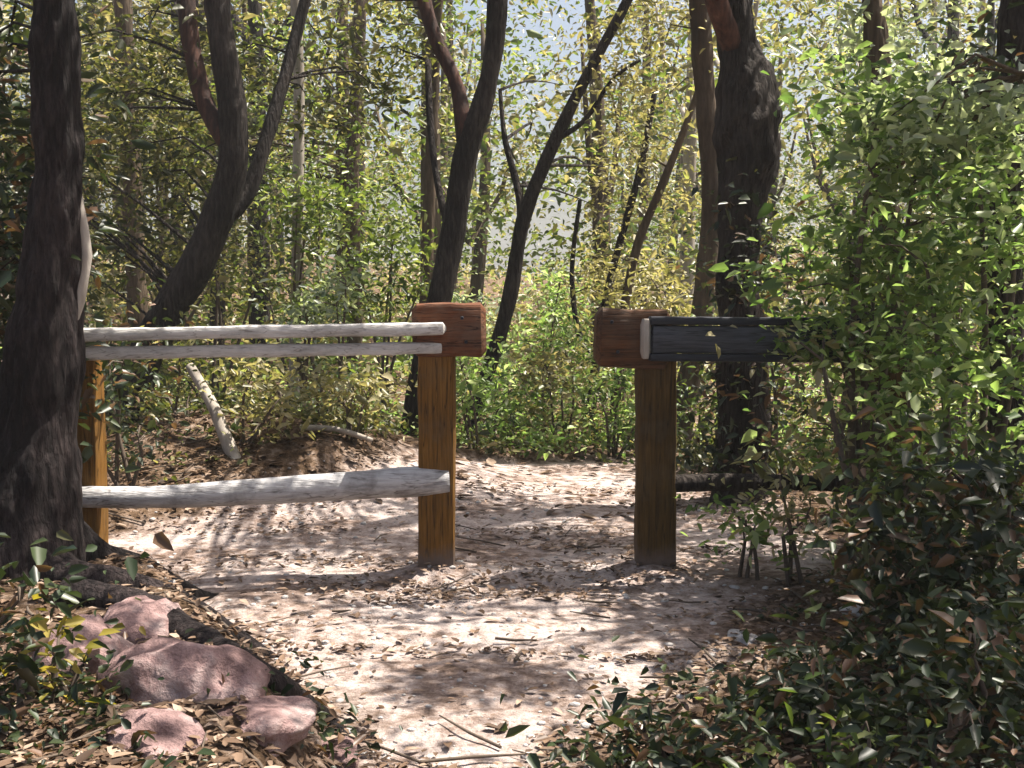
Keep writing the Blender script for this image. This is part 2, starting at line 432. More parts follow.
# left run -------------------------------------------------------
oL = fence_origin(437)
fl = empty("wooden_fence", oL, "weathered grey rail fence with orange brown posts, running left of the path gap", "fence", "timber fences either side of the gap")
parent_origin[fl.name] = oL
xl = oL.x
beam_obj("post", M["post_wood"], fl, oL, (xl, YF, -.1), (xl + .006, YF, 1.1), .155, .14, bev=.014, wob=.006, seg=18, up=(0, 1, 0))
c0, c1 = P(413, 329, YF), P(486, 329, YF)
beam_obj("post_cap", M["cap_wood"], fl, oL, (c0.x, YF - .005, c0.z - .005), (c1.x, YF + .005, c1.z), .2, .225, bev=.022, wob=.008)
YL = 4.62                                                # far left end, a little nearer
def fence_line(px, py, off=-.1):
    Y = YF + off
    for _ in range(4):
        x = P(px, py, Y).x
        Y = YF + off + (YL - YF) * (x - xl) / (-2.05 - xl)
    return P(px, py, Y)
a, b = fence_line(18, 336), fence_line(446, 328.5)
beam_obj("rail", M["rail_wood"], fl, oL, a, b, .085, .052, bev=.016, wob=.006, seg=40)
a, b = fence_line(18, 354, -.085), fence_line(444, 348, -.085)
beam_obj("rail", M["rail_wood"], fl, oL, a, b, .05, .05, bev=.014, wob=.006, seg=40)
t = Tubes(); p = [fence_line(20, 496, -.02), fence_line(150, 497, -.03), fence_line(300, 489, -.03), fence_line(448, 479, -.03)]
t.add(p, [.04, .045, .058, .066], 16, step=.05, rough=.09, freq=4)
t.build("log_rail", M["log_wood"], fl, oL)
e = fence_line(85, 500, .06)
beam_obj("post", M["post_wood"], fl, oL, (e.x, e.y, -.1), (e.x, e.y, P(85, 333, e.y).z - .012), .15, .13, bev=.014, wob=.006, seg=18, up=(0, 1, 0))
# right run ------------------------------------------------------
oR = fence_origin(655)
fr = empty("wooden_fence", oR, "fence with rails coloured dark for shade and a brown post, running from the path gap into the bushes", "fence", "timber fences either side of the gap")
parent_origin[fr.name] = oR
xr = oR.x
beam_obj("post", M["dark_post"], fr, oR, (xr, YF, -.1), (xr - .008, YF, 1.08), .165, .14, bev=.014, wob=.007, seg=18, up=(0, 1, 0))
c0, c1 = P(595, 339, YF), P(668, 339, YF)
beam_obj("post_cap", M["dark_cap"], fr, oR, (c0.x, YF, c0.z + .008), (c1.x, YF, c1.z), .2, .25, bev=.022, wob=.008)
def rr(px, py, off): return P(px, py, YF + off + .05 * (px - 655) / 200)
slate = beam_obj("rail", M["shaded_rail_wood"], fr, oR, rr(650, 339, -.125), rr(860, 341, -.125), .05, .115, bev=.01, wob=.004, seg=24)  # rail lies in shadow, its shade is painted into the colour
beam_obj("rail_shadow_strip", M["shadow_nail_black"], slate, oR, rr(648, 320.5, -.13), rr(860, 322, -.13), .07, .034, bev=.008, wob=.004, seg=24)  # black strips here and below paint the shadow along the rail edges
beam_obj("rail_shadow_strip", M["shadow_nail_black"], slate, oR, rr(648, 357, -.13), rr(860, 359, -.13), .07, .03, bev=.008, wob=.004, seg=24)
t = Tubes(); t.add([rr(655, 484, -.03), rr(760, 482, -.03), rr(905, 486, -.03)], [.04, .037, .034], 14, step=.06, rough=.1, freq=4)
t.build("log_rail", M["bark_dark"], fr, oR)
pe = rr(890, 400, .05)
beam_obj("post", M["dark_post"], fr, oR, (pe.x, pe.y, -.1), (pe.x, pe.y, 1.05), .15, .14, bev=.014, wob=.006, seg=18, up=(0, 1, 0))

beam_obj("end_board", M["bark_pale"], slate, oR, rr(641, 338.5, -.128), rr(649.5, 338.5, -.128), .06, .165, bev=.008, wob=.004, seg=4)
def nails(parent, org, pts):
    bm = bmesh.new()
    for p in pts:
        bmesh.ops.create_cone(bm, segments=8, cap_ends=True, radius1=.008, radius2=.006, depth=.012, matrix=Matrix.Translation(p) @ Matrix.Rotation(R(90), 4, 'X'))
        bm_obj("nail", bm, M["shadow_nail_black"], parent, org); bm = bmesh.new()
    bm.free()
capL = [c for c in fl.children if c.name.startswith("post_cap")][0]
capR = [c for c in fr.children if c.name.startswith("post_cap")][0]
nails(capL, oL, [P(462, 318, YF - .112), P(466, 342, YF - .112)])
nails(capR, oR, [P(612, 322, YF - .11), P(618, 352, YF - .11)])

# ------------------------------------------------------------------ vegetation builders
def cluster_points(blobs, per, jitter):
    """blobs: (centre, (rx,ry,rz), n_clusters) -> cluster centres and leaf bases"""
    cl = []
    for c, r, n in blobs:
        c = np.array(c, float); r = np.array(r if hasattr(r, '__len__') else (r, r, r), float)
        q = rng.normal(0, 1, (n, 3)); q /= np.linalg.norm(q, axis=1)[:, None]
        q *= (rng.uniform(0.15, 1, n) ** (1 / 2.2))[:, None]
        cl.append(c + q * r)
    cl = np.concatenate(cl, 0)
    lv = np.repeat(cl, per, 0)
    sc = np.repeat(rng.uniform(.5, 1.5, len(cl)), per)[:, None]
    return cl, lv + np.clip(rng.normal(0, 1, lv.shape), -1.9, 1.9) * jitter * sc * np.array([1, 1, .7])
def polyline_nearest(pts, c):
    best, bp = 1e9, None
    for i in range(len(pts) - 1):
        a, b = pts[i], pts[i + 1]; ab = b - a
        t = max(0, min(1, (c - a).dot(ab) / max(1e-6, ab.length_squared)))
        q = a + ab * t; d = (q - c).length + max(0, q.z - c.z) * 1.5
        if d < best: best, bp = d, q
    return bp, best
def pxline(spec, Y, dY=0.0):
    pts, rad = [], []
    n = len(spec)
    for i, (px, py, w) in enumerate(spec):
        yy = Y + dY * i / max(1, n - 1)
        pts.append(P(px, py, yy)); rad.append(w * yy / F / 2)
    return pts, rad
def make_tree(name, label, group, Y, trunk, limbs=(), bark="bark_dark", blobs=(), per=45, jitter=.16, leaf=.06, lmat="leaf_olive",
              twigs=.35, roots=0, cat="tree", aspect=.42, rough=.16, top=None, flare=1.6, crown_name="crown"):
    global rng
    sd = zlib.crc32(label.encode()); random.seed(sd); rng = np.random.default_rng(sd)
    pts, rad = pxline(trunk, Y)
    b0 = pts[0]; g = gz(b0.x, b0.y)
    # bring the foot down into the ground
    if b0.z > g - .05:
        k = (pts[0] - pts[1]); k = k / max(.2, abs(k.z))
        foot = Vector((b0.x + k.x * min(.5, b0.z - g) * .5, b0.y, g - .12))
        pts.insert(0, foot); rad.insert(0, rad[0] * flare)
    if top:
        for dx, dy, dz, r in top:
            pts.append(pts[-1] + Vector((dx, dy, dz))); rad.append(r)
    org = Vector((pts[0].x, pts[0].y, gz(pts[0].x, pts[0].y)))
    e = empty(name, org, label, cat, group)
    t = Tubes(); big = Y < 7; t.add(pts, rad, 72 if big else 18, step=.025 if big else .08, rough=rough, freq=3.5, ridge=.028 if big else 0)
    trunk_o = t.build("trunk", M[bark], e, org)
    lines = [pts]
    for lb in limbs:
        sp, dY, bk = lb
        lp, lr = pxline(sp, Y, dY)
        q0 = polyline_nearest(pts, lp[0])[0]
        if q0 is not None: lp[0] = q0; lr[0] = min(lr[0], .04 + .6 * lr[0])
        t = Tubes(); t.add(lp, lr, 12, step=.08, rough=rough, freq=4); t.build("limb", M[bk or bark], trunk_o, org)
        lines.append(lp)
    if roots:
        for k in range(roots):
            a = 2 * math.pi * k / roots + .4; r0 = rad[0]
            q = [org + Vector((math.cos(a) * r0 * .3, math.sin(a) * r0 * .3, .16))]
            for s_ in (.9, 1.7, 2.8, 4.0):
                x = org.x + math.cos(a + .1 * s_) * r0 * s_; y = org.y + math.sin(a + .1 * s_) * r0 * s_
                q.append(Vector((x, y, gz(x, y) + .03 - .02 * s_)))
            t = Tubes(); t.add(q, [r0 * .42, r0 * .32, r0 * .22, r0 * .14, r0 * .06], 10, step=.06, rough=.25, freq=6); t.build("root", M[bark], trunk_o, org)
    if blobs:
        cl, lv = cluster_points(blobs, per, jitter)
        tw = Tubes()
        for c in cl:
            if random.random() < twigs:
                c = Vector(c)
                best = min((polyline_nearest(l, c) for l in lines), key=lambda z: z[1])
                if best[0] is None: continue
                s_ = best[0]; m = s_.lerp(c, .55) + Vector((random.uniform(-.12, .12), random.uniform(-.12, .12), random.uniform(.0, .2))) * min(1, best[1])
                r = min(.03, .006 + best[1] * .006)
                tw.add([s_, m, c], [r, r * .6, r * .2], 5, step=.25, caps=False)
        V, Fa = leaf_arrays(lv, leaf, aspect)
        if tw.V:
            q = np.array(tw.F); k = len(V)
            V = np.concatenate([V, np.array(tw.V)], 0)
            tri = q + k
            nl = len(Fa); Fa = np.concatenate([Fa, tri], 0)
        o = mesh_np(crown_name, V - np.array(org), Fa, M[lmat], e, smooth=False)
        if tw.V:
            o.data.materials.append(M["bark_dark" if bark in ("bark_big", "bark_pale") else bark])
            o.data.polygons.foreach_set("material_index", np.concatenate([np.zeros(nl, np.int32), np.ones(len(tri), np.int32)]))
    return e
def make_shrub(name, label, group, x, y, h, w, n, lmat, leaf=.05, per=28, jitter=.1, stems=6, cat="shrub", aspect=.45, zlo=.12, sub=0, lean=(0, 0)):
    global rng
    sd = zlib.crc32(label.encode()); random.seed(sd); rng = np.random.default_rng(sd)
    org = Vector((x, y, gz(x, y)))
    e = empty(name, org, label, cat, group)
    blobs = []
    k = max(3, n // 7)
    for i in range(k):                                  # lobes of unequal size
        f = random.uniform(zlo, 1)
        ww = w * (0.35 + .65 * math.sin(math.pi * min(1, f * .8 + .12)))
        a = random.uniform(0, 2 * math.pi); rr_ = ww * random.uniform(.15, .8)
        rad = random.uniform(.14, .34) * (w + h) * .5
        blobs.append(((x + math.cos(a) * rr_ + lean[0] * f, y + math.sin(a) * rr_ + lean[1] * f, org.z + h * f), (rad, rad, rad * .7), max(2, n // k)))
    cl, lv = cluster_points(blobs, per, jitter)
    gmin = org.z + .03
    lv = lv[lv[:, 2] > gmin]
    tw = Tubes()
    tips = [Vector(b[0]) for b in blobs[:max(stems, 3)]]
    lines = []
    for tp in tips:
        s0 = org + Vector((random.uniform(-.06, .06), random.uniform(-.06, .06), -.05))
        m = s0.lerp(tp, .5) + Vector((random.uniform(-.06, .06), random.uniform(-.06, .06), .08))
        r = .008 + .006 * h
        tw.add([s0, m, tp], [r, r * .75, r * .3], 6, step=.12, caps=False, rough=.1)
        lines.append([s0, m, tp])
    for c in cl[::2]:
        c = Vector(c); best = min((polyline_nearest(l, c) for l in lines), key=lambda z: z[1])
        tw.add([best[0], best[0].lerp(c, .5) + Vector((0, 0, .03)), c], [.006, .004, .0015], 4, caps=False)
    tw.build("stems", M["twig"], e, org)
    V, Fa = leaf_arrays(lv, leaf, aspect)
    mesh_np("foliage", V - np.array(org), Fa, M[lmat], e, smooth=False)
    return e
def B(px, py, Y, r, n):            # crown blob seen at a pixel, at depth Y
    return (P(px, py, Y), r, n)

# ------------------------------------------------------------------ trees by the fence
GT = "trees in the wood round the path"
make_tree("tree", "thick dark purplish trunk at the left edge, in front of the fence end", GT, 4.0,
          [(18, 618, 150), (22, 565, 132), (26, 520, 114), (30, 470, 98), (36, 410, 78), (48, 310, 62), (57, 200, 48), (57, 100, 43), (54, 0, 40), (52, -90, 38)],
          limbs=[([(62, 400, 16), (80, 300, 11), (87, 255, 10), (78, 200, 10), (66, 120, 9), (62, 40, 8), (58, -60, 7)], .02, "bark_pale")],  # pale limb stands in for the sunlit right edge of the trunk
          bark="bark_big", roots=6, flare=1.2, top=[(-.1, .1, .9, .05), (.05, .15, 1.0, .035)],
          blobs=[((-1.9, 4.6, 3.7), (1.1, 1.3, .6), 20), ((-.5, 4.6, 3.6), (.7, .5, .4), 24), ((.6, 3.35, 3.2), (.36, .25, .2), 12), ((.1, 3.6, 3.3), (.3, .25, .2), 7), B(0, 230, 4.4, (.16, .3, .5), 20), B(8, 70, 4.4, (.2, .3, .3), 14), B(5, 330, 4.5, (.12, .2, .4), 8)],  # low clumps out of view added to shade the trunk foot and left bank
          per=45, leaf=.06, lmat="leaf_dark", jitter=.14)
make_tree("tree", "dark leaning trunk that forks near the top, behind the left rails", GT, 7.6,
          [(112, 440, 46), (128, 395, 42), (160, 325, 36), (196, 265, 33), (222, 205, 30), (234, 150, 28), (230, 90, 27), (220, 30, 26), (214, -60, 24)],
          limbs=[([(226, 225, 24), (246, 195, 18), (266, 140, 15), (284, 80, 13), (300, 20, 12), (318, -50, 10)], .5, None),
                 ([(234, 150, 22), (208, 110, 18), (194, 60, 18), (186, 0, 19), (180, -60, 18)], .3, "bark_red")],
          top=[(-.05, .1, 1.2, .06), (.1, .1, 1.2, .04)],
          blobs=[((-2.0, 8.2, 4.6), (1.7, 1.2, .9), 44), ((-.6, 9.4, 4.6), (1.2, 1.0, .6), 22), B(150, 80, 8.2, (.8, .7, .6), 50), B(90, 200, 8.0, (.6, .6, .6), 30), B(330, 90, 8.6, (.5, .5, .5), 16), B(180, 190, 8.4, (.55, .5, .4), 18)],
          per=42, leaf=.06, lmat="leaf_olive", jitter=.16)
make_tree("tree", "black forked trunk standing directly behind the left gap post", GT, 8.2,
          [(410, 452, 28), (418, 400, 26), (432, 330, 25), (446, 270, 25), (457, 205, 24), (467, 150, 23), (482, 105, 21), (494, 50, 20), (498, -10, 19), (500, -80, 17)],
          limbs=[([(467, 150, 20), (461, 105, 15), (453, 75, 14), (436, 40, 13), (424, 0, 13), (416, -50, 12)], .3, "bark_red"),
                 ([(452, 240, 8), (437, 180, 7), (430, 120, 7), (428, 60, 6)], .4, None)],
          top=[(.05, .1, 1.2, .05), (.1, 0, 1.2, .03)], bark="bark_dark",
          blobs=[((-.3, 8.4, 4.9), (1.5, 1.4, .8), 36), ((.2, 5.35, 3.7), (.38, .35, .3), 14), ((1.5, 5.3, 3.9), (.28, .25, .2), 9), ((.7, 6.2, 4.0), (.42, .28, .2), 34), ((.44, 5.1, 3.8), (.3, .14, .15), 6), ((2.25, 5.0, 4.0), (.22, .3, .2), 7), B(400, 40, 8.8, (.5, .5, .35), 12)], per=38, leaf=.055, lmat="leaf_olive", jitter=.16)  # forward clumps out of view added to throw shade on rail and path
make_tree("tree", "slender black trunk curving to the right across the pale sky gap", GT, 9.0,
          [(468, 438, 15), (480, 395, 14), (500, 335, 14), (512, 285, 14), (522, 225, 14), (544, 165, 13), (572, 105, 12), (598, 55, 11), (625, 5, 10), (650, -50, 9)],
          limbs=[([(522, 225, 9), (517, 185, 7), (505, 140, 6), (500, 90, 4)], .2, None), ([(556, 140, 6), (585, 120, 5), (612, 80, 4), (640, 60, 3)], -.2, None)],
          top=[(.3, .1, .7, .03)], blobs=[((1.5, 9.2, 4.6), (1.1, 1, .6), 22), B(640, 40, 9.4, (.4, .4, .4), 10), B(560, 60, 10.5, (.4, .5, .5), 5), B(530, 190, 11, (.45, .5, .6), 6), B(595, 170, 10.5, (.3, .4, .5), 8)], per=36, leaf=.055, lmat="leaf_tan", jitter=.15)
make_tree("tree", "straight brown trunk rising behind the right gap post", GT, 8.4,
          [(672, 470, 28), (684, 405, 24), (699, 330, 23), (708, 260, 22), (712, 200, 21), (706, 110, 21), (701, 30, 22), (699, -60, 20)],
          bark="bark_brown", top=[(0, .1, 1.2, .06), (.1, 0, 1.2, .04)],
          blobs=[((1.6, 8.2, 4.9), (1.5, 1.3, .8), 36), B(640, 70, 9.0, (.55, .4, .5), 14), B(735, 30, 8.6, (.4, .4, .4), 8)], per=38, leaf=.055, lmat="leaf_tan", jitter=.15)
make_tree("tree", "thick black trunk with a swollen burl, at the left edge of the green bushes", GT, 6.6,
          [(742, 480, 54), (742, 420, 50), (740, 340, 46), (738, 260, 40), (742, 205, 42), (747, 165, 56), (748, 120, 64), (745, 80, 52), (737, 45, 38), (733, 0, 36), (731, -70, 34)],
          bark="bark_dark", rough=.22, top=[(.05, .1, 1.2, .09), (.2, -.1, 1.2, .06)],
          limbs=[([(738, 60, 26), (722, 20, 22), (712, -20, 20), (700, -70, 18)], -.3, "bark_red")],
          blobs=[((2.4, 6.4, 4.4), (1.2, 1.0, .6), 50), ((1.65, 6.05, 4.0), (.62, .42, .3), 84), ((1.3, 7.0, 4.0), (.6, .3, .3), 40), B(742, 400, 6.5, (.2, .2, .5), 16), B(745, 240, 6.45, (.18, .2, .3), 8)], per=40, leaf=.055, lmat="leaf_dark", jitter=.13)  # dense clumps out of view added to darken the ground in the gap
make_tree("tree", "thin grey stem between the left fork and the forked black trunk", GT, 10.5,
          [(424, 430, 14), (426, 300, 13), (430, 180, 12), (434, 80, 11), (440, -40, 9)], bark="bark_brown",
          blobs=[B(400, 90, 10.8, (.6, .6, .6), 12)], per=34, leaf=.055, lmat="leaf_olive", jitter=.16)
make_tree("tree", "thin pale stem catching the sun above the middle of the left rails", GT, 9.6,
          [(293, 440, 13), (296, 320, 12), (298, 200, 11), (299, 100, 11), (296, 10, 10), (292, -60, 8)], bark="bark_pale",
          blobs=[B(330, 190, 9.8, (.5, .5, .6), 16), B(270, 60, 9.8, (.5, .5, .5), 14)], per=36, leaf=.055, lmat="leaf_green", jitter=.16)
make_tree("tree", "thin brown sapling leaning right just left of the right gap post", GT, 9.8,
          [(612, 440, 10), (622, 330, 9), (636, 250, 9), (660, 190, 8), (684, 130, 7), (705, 70, 5)], bark="bark_brown",
          blobs=[B(650, 190, 9.8, (.5, .4, .5), 14), B(600, 260, 10, (.4, .4, .4), 8)], per=34, leaf=.05, lmat="leaf_tan", jitter=.15)
make_tree("tree", "thin dark sapling in the middle of the gap, forking low", GT, 10.2,
          [(585, 450, 12), (592, 400, 10), (600, 330, 9), (618, 250, 8), (640, 170, 7), (655, 90, 5)], bark="bark_dark",
          limbs=[([(596, 370, 7), (578, 330, 6), (572, 270, 5), (580, 200, 4)], .2, None)],
          blobs=[B(590, 300, 10.2, (.35, .4, .5), 9), B(640, 120, 10.4, (.4, .4, .4), 9)], per=30, leaf=.05, lmat="leaf_tan", jitter=.15)
make_tree("tree", "dark trunk in the leaves between the edge trunk and the leaning fork", GT, 11,
          [(140, 420, 22), (138, 320, 20), (132, 200, 19), (128, 90, 18), (120, -60, 16)], bark="bark_brown",
          blobs=[B(120, 110, 11, (1.2, .8, 1.0), 54), B(60, 260, 11, (.6, .6, .6), 14)], per=40, leaf=.065, lmat="leaf_olive", jitter=.18)
make_tree("tree", "slim brown trunk half hidden in foliage right of the red barked limb", GT, 12.5,
          [(352, 430, 16), (355, 300, 15), (352, 180, 14), (358, 60, 13), (362, -60, 12)], bark="bark_brown",
          blobs=[B(350, 220, 12.6, (.9, .7, 1.1), 34), B(240, 160, 12.4, (1, .8, 1.0), 44)], per=38, leaf=.065, lmat="leaf_green", jitter=.18)
make_tree("tree", "grey leaved tree rising behind the bright green bush on the right", GT, 6.0,
          [(905, 470, 30), (900, 380, 26), (890, 260, 24), (880, 140, 22), (874, 20, 20), (870, -60, 18)], bark="bark_brown",
          limbs=[([(884, 190, 12), (920, 130, 10), (970, 95, 9), (1040, 70, 7)], -1.6, None)],
          top=[(.05, -.1, 1.0, .05), (.1, -.1, 1.0, .03)],
          blobs=[B(950, 135, 4.6, (.42, .3, .13), 30), B(930, 110, 5.4, (.5, .4, .2), 14), B(915, 25, 6.2, (.45, .5, .25), 14), B(1000, 200, 5.4, (.35, .4, .25), 12), ((2.6, 7.4, 3.9), (.6, .6, .4), 6)], per=42, leaf=.055, lmat="leaf_grey", jitter=.13)
make_tree("tree", "broad dark crowned tree at the right edge behind the bushes", GT, 5.2,
          [(1010, 500, 40), (1008, 380, 36), (1004, 250, 33), (1010, 120, 30), (1016, 0, 28), (1020, -80, 26)], bark="bark_dark",
          top=[(.1, -.3, .9, .07), (0, -.5, .8, .05)],
          blobs=[((2.5, 3.4, 3.3), (.8, .6, .4), 46), ((1.95, 3.0, 3.2), (.5, .4, .3), 16), ((1.42, 4.2, 3.8), (.3, .15, .15), 17), ((2.0, 4.65, 3.8), (.2, .16, .15), 5), ((1.05, 4.95, 3.8), (.3, .12, .15), 6), ((2.4, 3.4, 3.1), (.6, .5, .4), 10), B(1010, 60, 5.0, (.25, .4, .3), 8)], per=42, leaf=.06, lmat="leaf_dark", jitter=.13)  # overhead clumps out of view added to shade right bank and path

# ------------------------------------------------------------------ shrubs
GS = "bushes on the right of the path"
def shrub_px(label, group, px, Y, h, w, n, lmat, name="shrub", **k):
    make_shrub(name, label, group, P(px, 400, Y).x, Y, h, w, n, lmat, **k)
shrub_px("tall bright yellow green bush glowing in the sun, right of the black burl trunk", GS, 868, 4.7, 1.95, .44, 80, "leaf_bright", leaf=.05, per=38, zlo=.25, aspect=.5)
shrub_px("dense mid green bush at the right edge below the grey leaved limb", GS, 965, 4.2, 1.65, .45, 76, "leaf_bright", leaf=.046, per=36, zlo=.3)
shrub_px("olive green bush hanging over the dark right hand rail", GS, 885, 5.15, 1.35, .4, 64, "leaf_green", leaf=.046, per=32, zlo=.12)
shrub_px("reddish twiggy bush with few leaves among the green ones", GS, 880, 4.35, 1.45, .3, 16, "leaf_tan", leaf=.045, per=22, stems=14, zlo=.3)
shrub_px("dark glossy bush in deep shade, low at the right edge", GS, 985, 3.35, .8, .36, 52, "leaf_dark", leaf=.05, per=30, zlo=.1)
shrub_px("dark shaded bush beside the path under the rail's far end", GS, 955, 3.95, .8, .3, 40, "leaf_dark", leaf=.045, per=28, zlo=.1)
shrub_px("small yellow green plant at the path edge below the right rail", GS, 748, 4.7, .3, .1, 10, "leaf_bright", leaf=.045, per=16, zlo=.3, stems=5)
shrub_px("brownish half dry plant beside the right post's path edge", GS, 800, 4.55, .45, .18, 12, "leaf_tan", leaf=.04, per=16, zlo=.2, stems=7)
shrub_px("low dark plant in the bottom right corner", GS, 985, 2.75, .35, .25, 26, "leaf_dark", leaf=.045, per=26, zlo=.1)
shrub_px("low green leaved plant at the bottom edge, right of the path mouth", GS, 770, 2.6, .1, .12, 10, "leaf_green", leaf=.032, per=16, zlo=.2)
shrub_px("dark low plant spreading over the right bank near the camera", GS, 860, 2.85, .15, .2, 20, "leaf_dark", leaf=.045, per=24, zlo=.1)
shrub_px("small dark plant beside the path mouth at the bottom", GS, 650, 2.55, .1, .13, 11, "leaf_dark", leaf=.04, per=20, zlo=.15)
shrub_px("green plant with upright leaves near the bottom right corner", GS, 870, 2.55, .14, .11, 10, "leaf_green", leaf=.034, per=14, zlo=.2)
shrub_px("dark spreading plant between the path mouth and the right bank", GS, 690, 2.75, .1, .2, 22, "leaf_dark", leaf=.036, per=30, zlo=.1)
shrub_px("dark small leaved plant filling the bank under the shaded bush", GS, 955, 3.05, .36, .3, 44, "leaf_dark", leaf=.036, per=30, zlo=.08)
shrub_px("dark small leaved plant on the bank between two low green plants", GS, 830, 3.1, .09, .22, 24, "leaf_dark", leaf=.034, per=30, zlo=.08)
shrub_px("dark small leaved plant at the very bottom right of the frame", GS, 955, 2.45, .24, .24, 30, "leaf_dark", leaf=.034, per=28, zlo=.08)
GL = "plants at the foot of the left edge trunk"
shrub_px("yellowing plant in the bottom left corner", GL, 50, 2.7, .2, .07, 8, "leaf_yellow", leaf=.045, per=10, zlo=.3, stems=5)
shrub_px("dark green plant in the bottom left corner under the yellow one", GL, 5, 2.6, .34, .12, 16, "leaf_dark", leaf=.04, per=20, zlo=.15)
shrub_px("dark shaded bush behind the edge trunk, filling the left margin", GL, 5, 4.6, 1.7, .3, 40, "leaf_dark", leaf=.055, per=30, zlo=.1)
GB = "shrubs behind the fence"
back = [
 (120, 6.0, .95, .4, 30, "leaf_dark", "dark shrub behind the left end post and upper rails"),
 (60, 7.0, 1.6, .5, 34, "leaf_olive", "olive shrub against the left edge behind the rail ends"),
 (215, 8.6, 1.7, .6, 44, "leaf_olive", "olive shrub under the leaning forked trunk"),
 (330, 7.6, 1.0, .45, 34, "leaf_grey", "grey green shrub seen between the rails near the left gap post"),
 (300, 9.5, 1.9, .6, 44, "leaf_green", "green shrub above the middle of the left rails"),
 (385, 9.2, 1.5, .5, 34, "leaf_green", "green shrub just left of the forked black trunk"),
 (500, 8.4, .55, .3, 18, "leaf_bright", "low bright green shrub seen in the gap beside the left post"),
 (545, 11.5, 1.3, .6, 34, "leaf_bright", "pale green shrub at the back of the gap"),
 (620, 10.8, 1.3, .5, 34, "leaf_tan", "straw coloured shrub behind the right post's cap"),
 (690, 11.0, 1.6, .6, 36, "leaf_tan", "straw coloured shrub behind the straight brown trunk"),
 (715, 7.8, .9, .35, 26, "leaf_green", "green shrub between the right post and the burl trunk"),
 (775, 7.6, 1.5, .5, 40, "leaf_dark", "dark shrub behind the burl trunk and slate rail"),
 (840, 8.0, 2.2, .7, 50, "leaf_green", "tall green shrub behind the bright yellow green bush"),
 (960, 7.5, 2.2, .7, 46, "leaf_olive", "olive shrub behind the grey leaved tree"),
 (470, 8.0, .6, .3, 26, "leaf_bright", "low bright green shrub at the foot of the slender curved trunk"),
 (560, 8.6, .65, .4, 34, "leaf_tan", "low straw coloured shrub closing the middle of the gap"),
 (615, 8.3, .75, .35, 32, "leaf_bright", "bright green shrub closing the gap beside the right post"),
 (540, 9.8, 1.0, .5, 40, "leaf_bright", "bright green shrub behind the low straw coloured one in the gap"),
 (650, 9.2, 1.3, .5, 40, "leaf_tan", "straw coloured shrub directly behind the right post"),
 (250, 6.7, .5, .32, 22, "leaf_tan", "dry tan brush between the left rails under the leaning trunk"),
 (350, 6.9, .5, .32, 22, "leaf_tan", "dry tan brush between the left rails near the gap post"),
 (180, 7.0, .45, .3, 18, "leaf_olive", "low olive brush behind the pale sloping branch"),
 (440, 12.0, 1.7, .6, 34, "leaf_grey", "grey green shrub far behind the left gap post"),
 (160, 12.5, 2.4, .9, 44, "leaf_olive", "large olive shrub far behind the leaning trunk"),
 (30, 11.0, 2.2, .8, 40, "leaf_dark", "large dark shrub far back at the left edge"),
]
for px, Y, h, w, n, lm, lab in back:
    shrub_px(lab, GB, px, Y, h, w, n, lm, leaf=.05 if Y < 9 else .06, per=26 if Y < 9 else 28, jitter=.12 + .004 * Y, zlo=.12)

# ------------------------------------------------------------------ far wood
def far_proto(i, hgt, lm, bk):
    e = empty("tree", (0, 0, 0), "", "tree", "trees of the far wood")
    t = Tubes(); lx, ly = random.uniform(-.5, .5), random.uniform(-.3, .3)
    t.add([(0, 0, -.4), (lx * .3, ly, hgt * .5), (lx, ly, hgt)], [.13, .09, .03], 7, step=.8, rough=.12)
    for k in range(3):
        z = hgt * random.uniform(.25, .6); a = random.uniform(0, 6.28)
        t.add([(lx * .3 * z / hgt, 0, z), (math.cos(a) * .5, math.sin(a) * .5, z + .8), (math.cos(a) * .8, math.sin(a) * .8, z + 2)], [.05, .04, .015], 5, step=.6)
    t.build("trunk", M[bk], e)
    C = []
    for k in range(26):
        f = random.uniform(.12, 1.05)
        c = np.array((random.gauss(lx * f, .9), random.gauss(0, .9), hgt * f)); m = random.randint(40, 130)
        C.append(c + rng.normal(0, 1, (m, 3)) * np.array([.42, .42, .2]))
    V, Fa = leaf_arrays(np.concatenate(C, 0), .095, .5)
    mesh_np("crown", V, Fa, M[lm], e, smooth=False)
    return e
protos = [far_proto(0, 8, "leaf_tan", "bark_brown"), far_proto(1, 6, "leaf_olive", "bark_dark"), far_proto(2, 9, "leaf_tan", "bark_pale"), far_proto(3, 5, "leaf_green", "bark_brown")]
far_lab = ["tall straw leaved tree with brown trunk, far back in the wood", "olive leaved tree with dark trunk, far back in the wood",
           "tall straw leaved tree with pale trunk, far back in the wood", "short green tree far back in the wood"]
used = set()
for i in range(96):
    Y = 14 + 32 * ((i * .618) % 1) ** 1.2
    px = -60 + 1150 * ((i * .7548 + .1) % 1)
    if abs(px - 535) < 56 or abs(px - 800) < 28 or abs(px - 400) < 24: continue
    k = i % 4
    if abs(px - 535) < 120: k = (0, 3)[i % 2]
    p = protos[k]
    if k in used:
        e = p.copy(); COL.objects.link(e)
        for c in p.children:
            d = c.copy(); COL.objects.link(d); d.parent = e
    else: e = p; used.add(k)
    x = P(px, 300, Y).x
    e.location = (x, Y, gz(x, Y)); e.rotation_euler = (0, 0, i * 2.4); sc_ = random.uniform(.75, 1.2); e.scale = (sc_, sc_, sc_)
    e["label"] = far_lab[k]
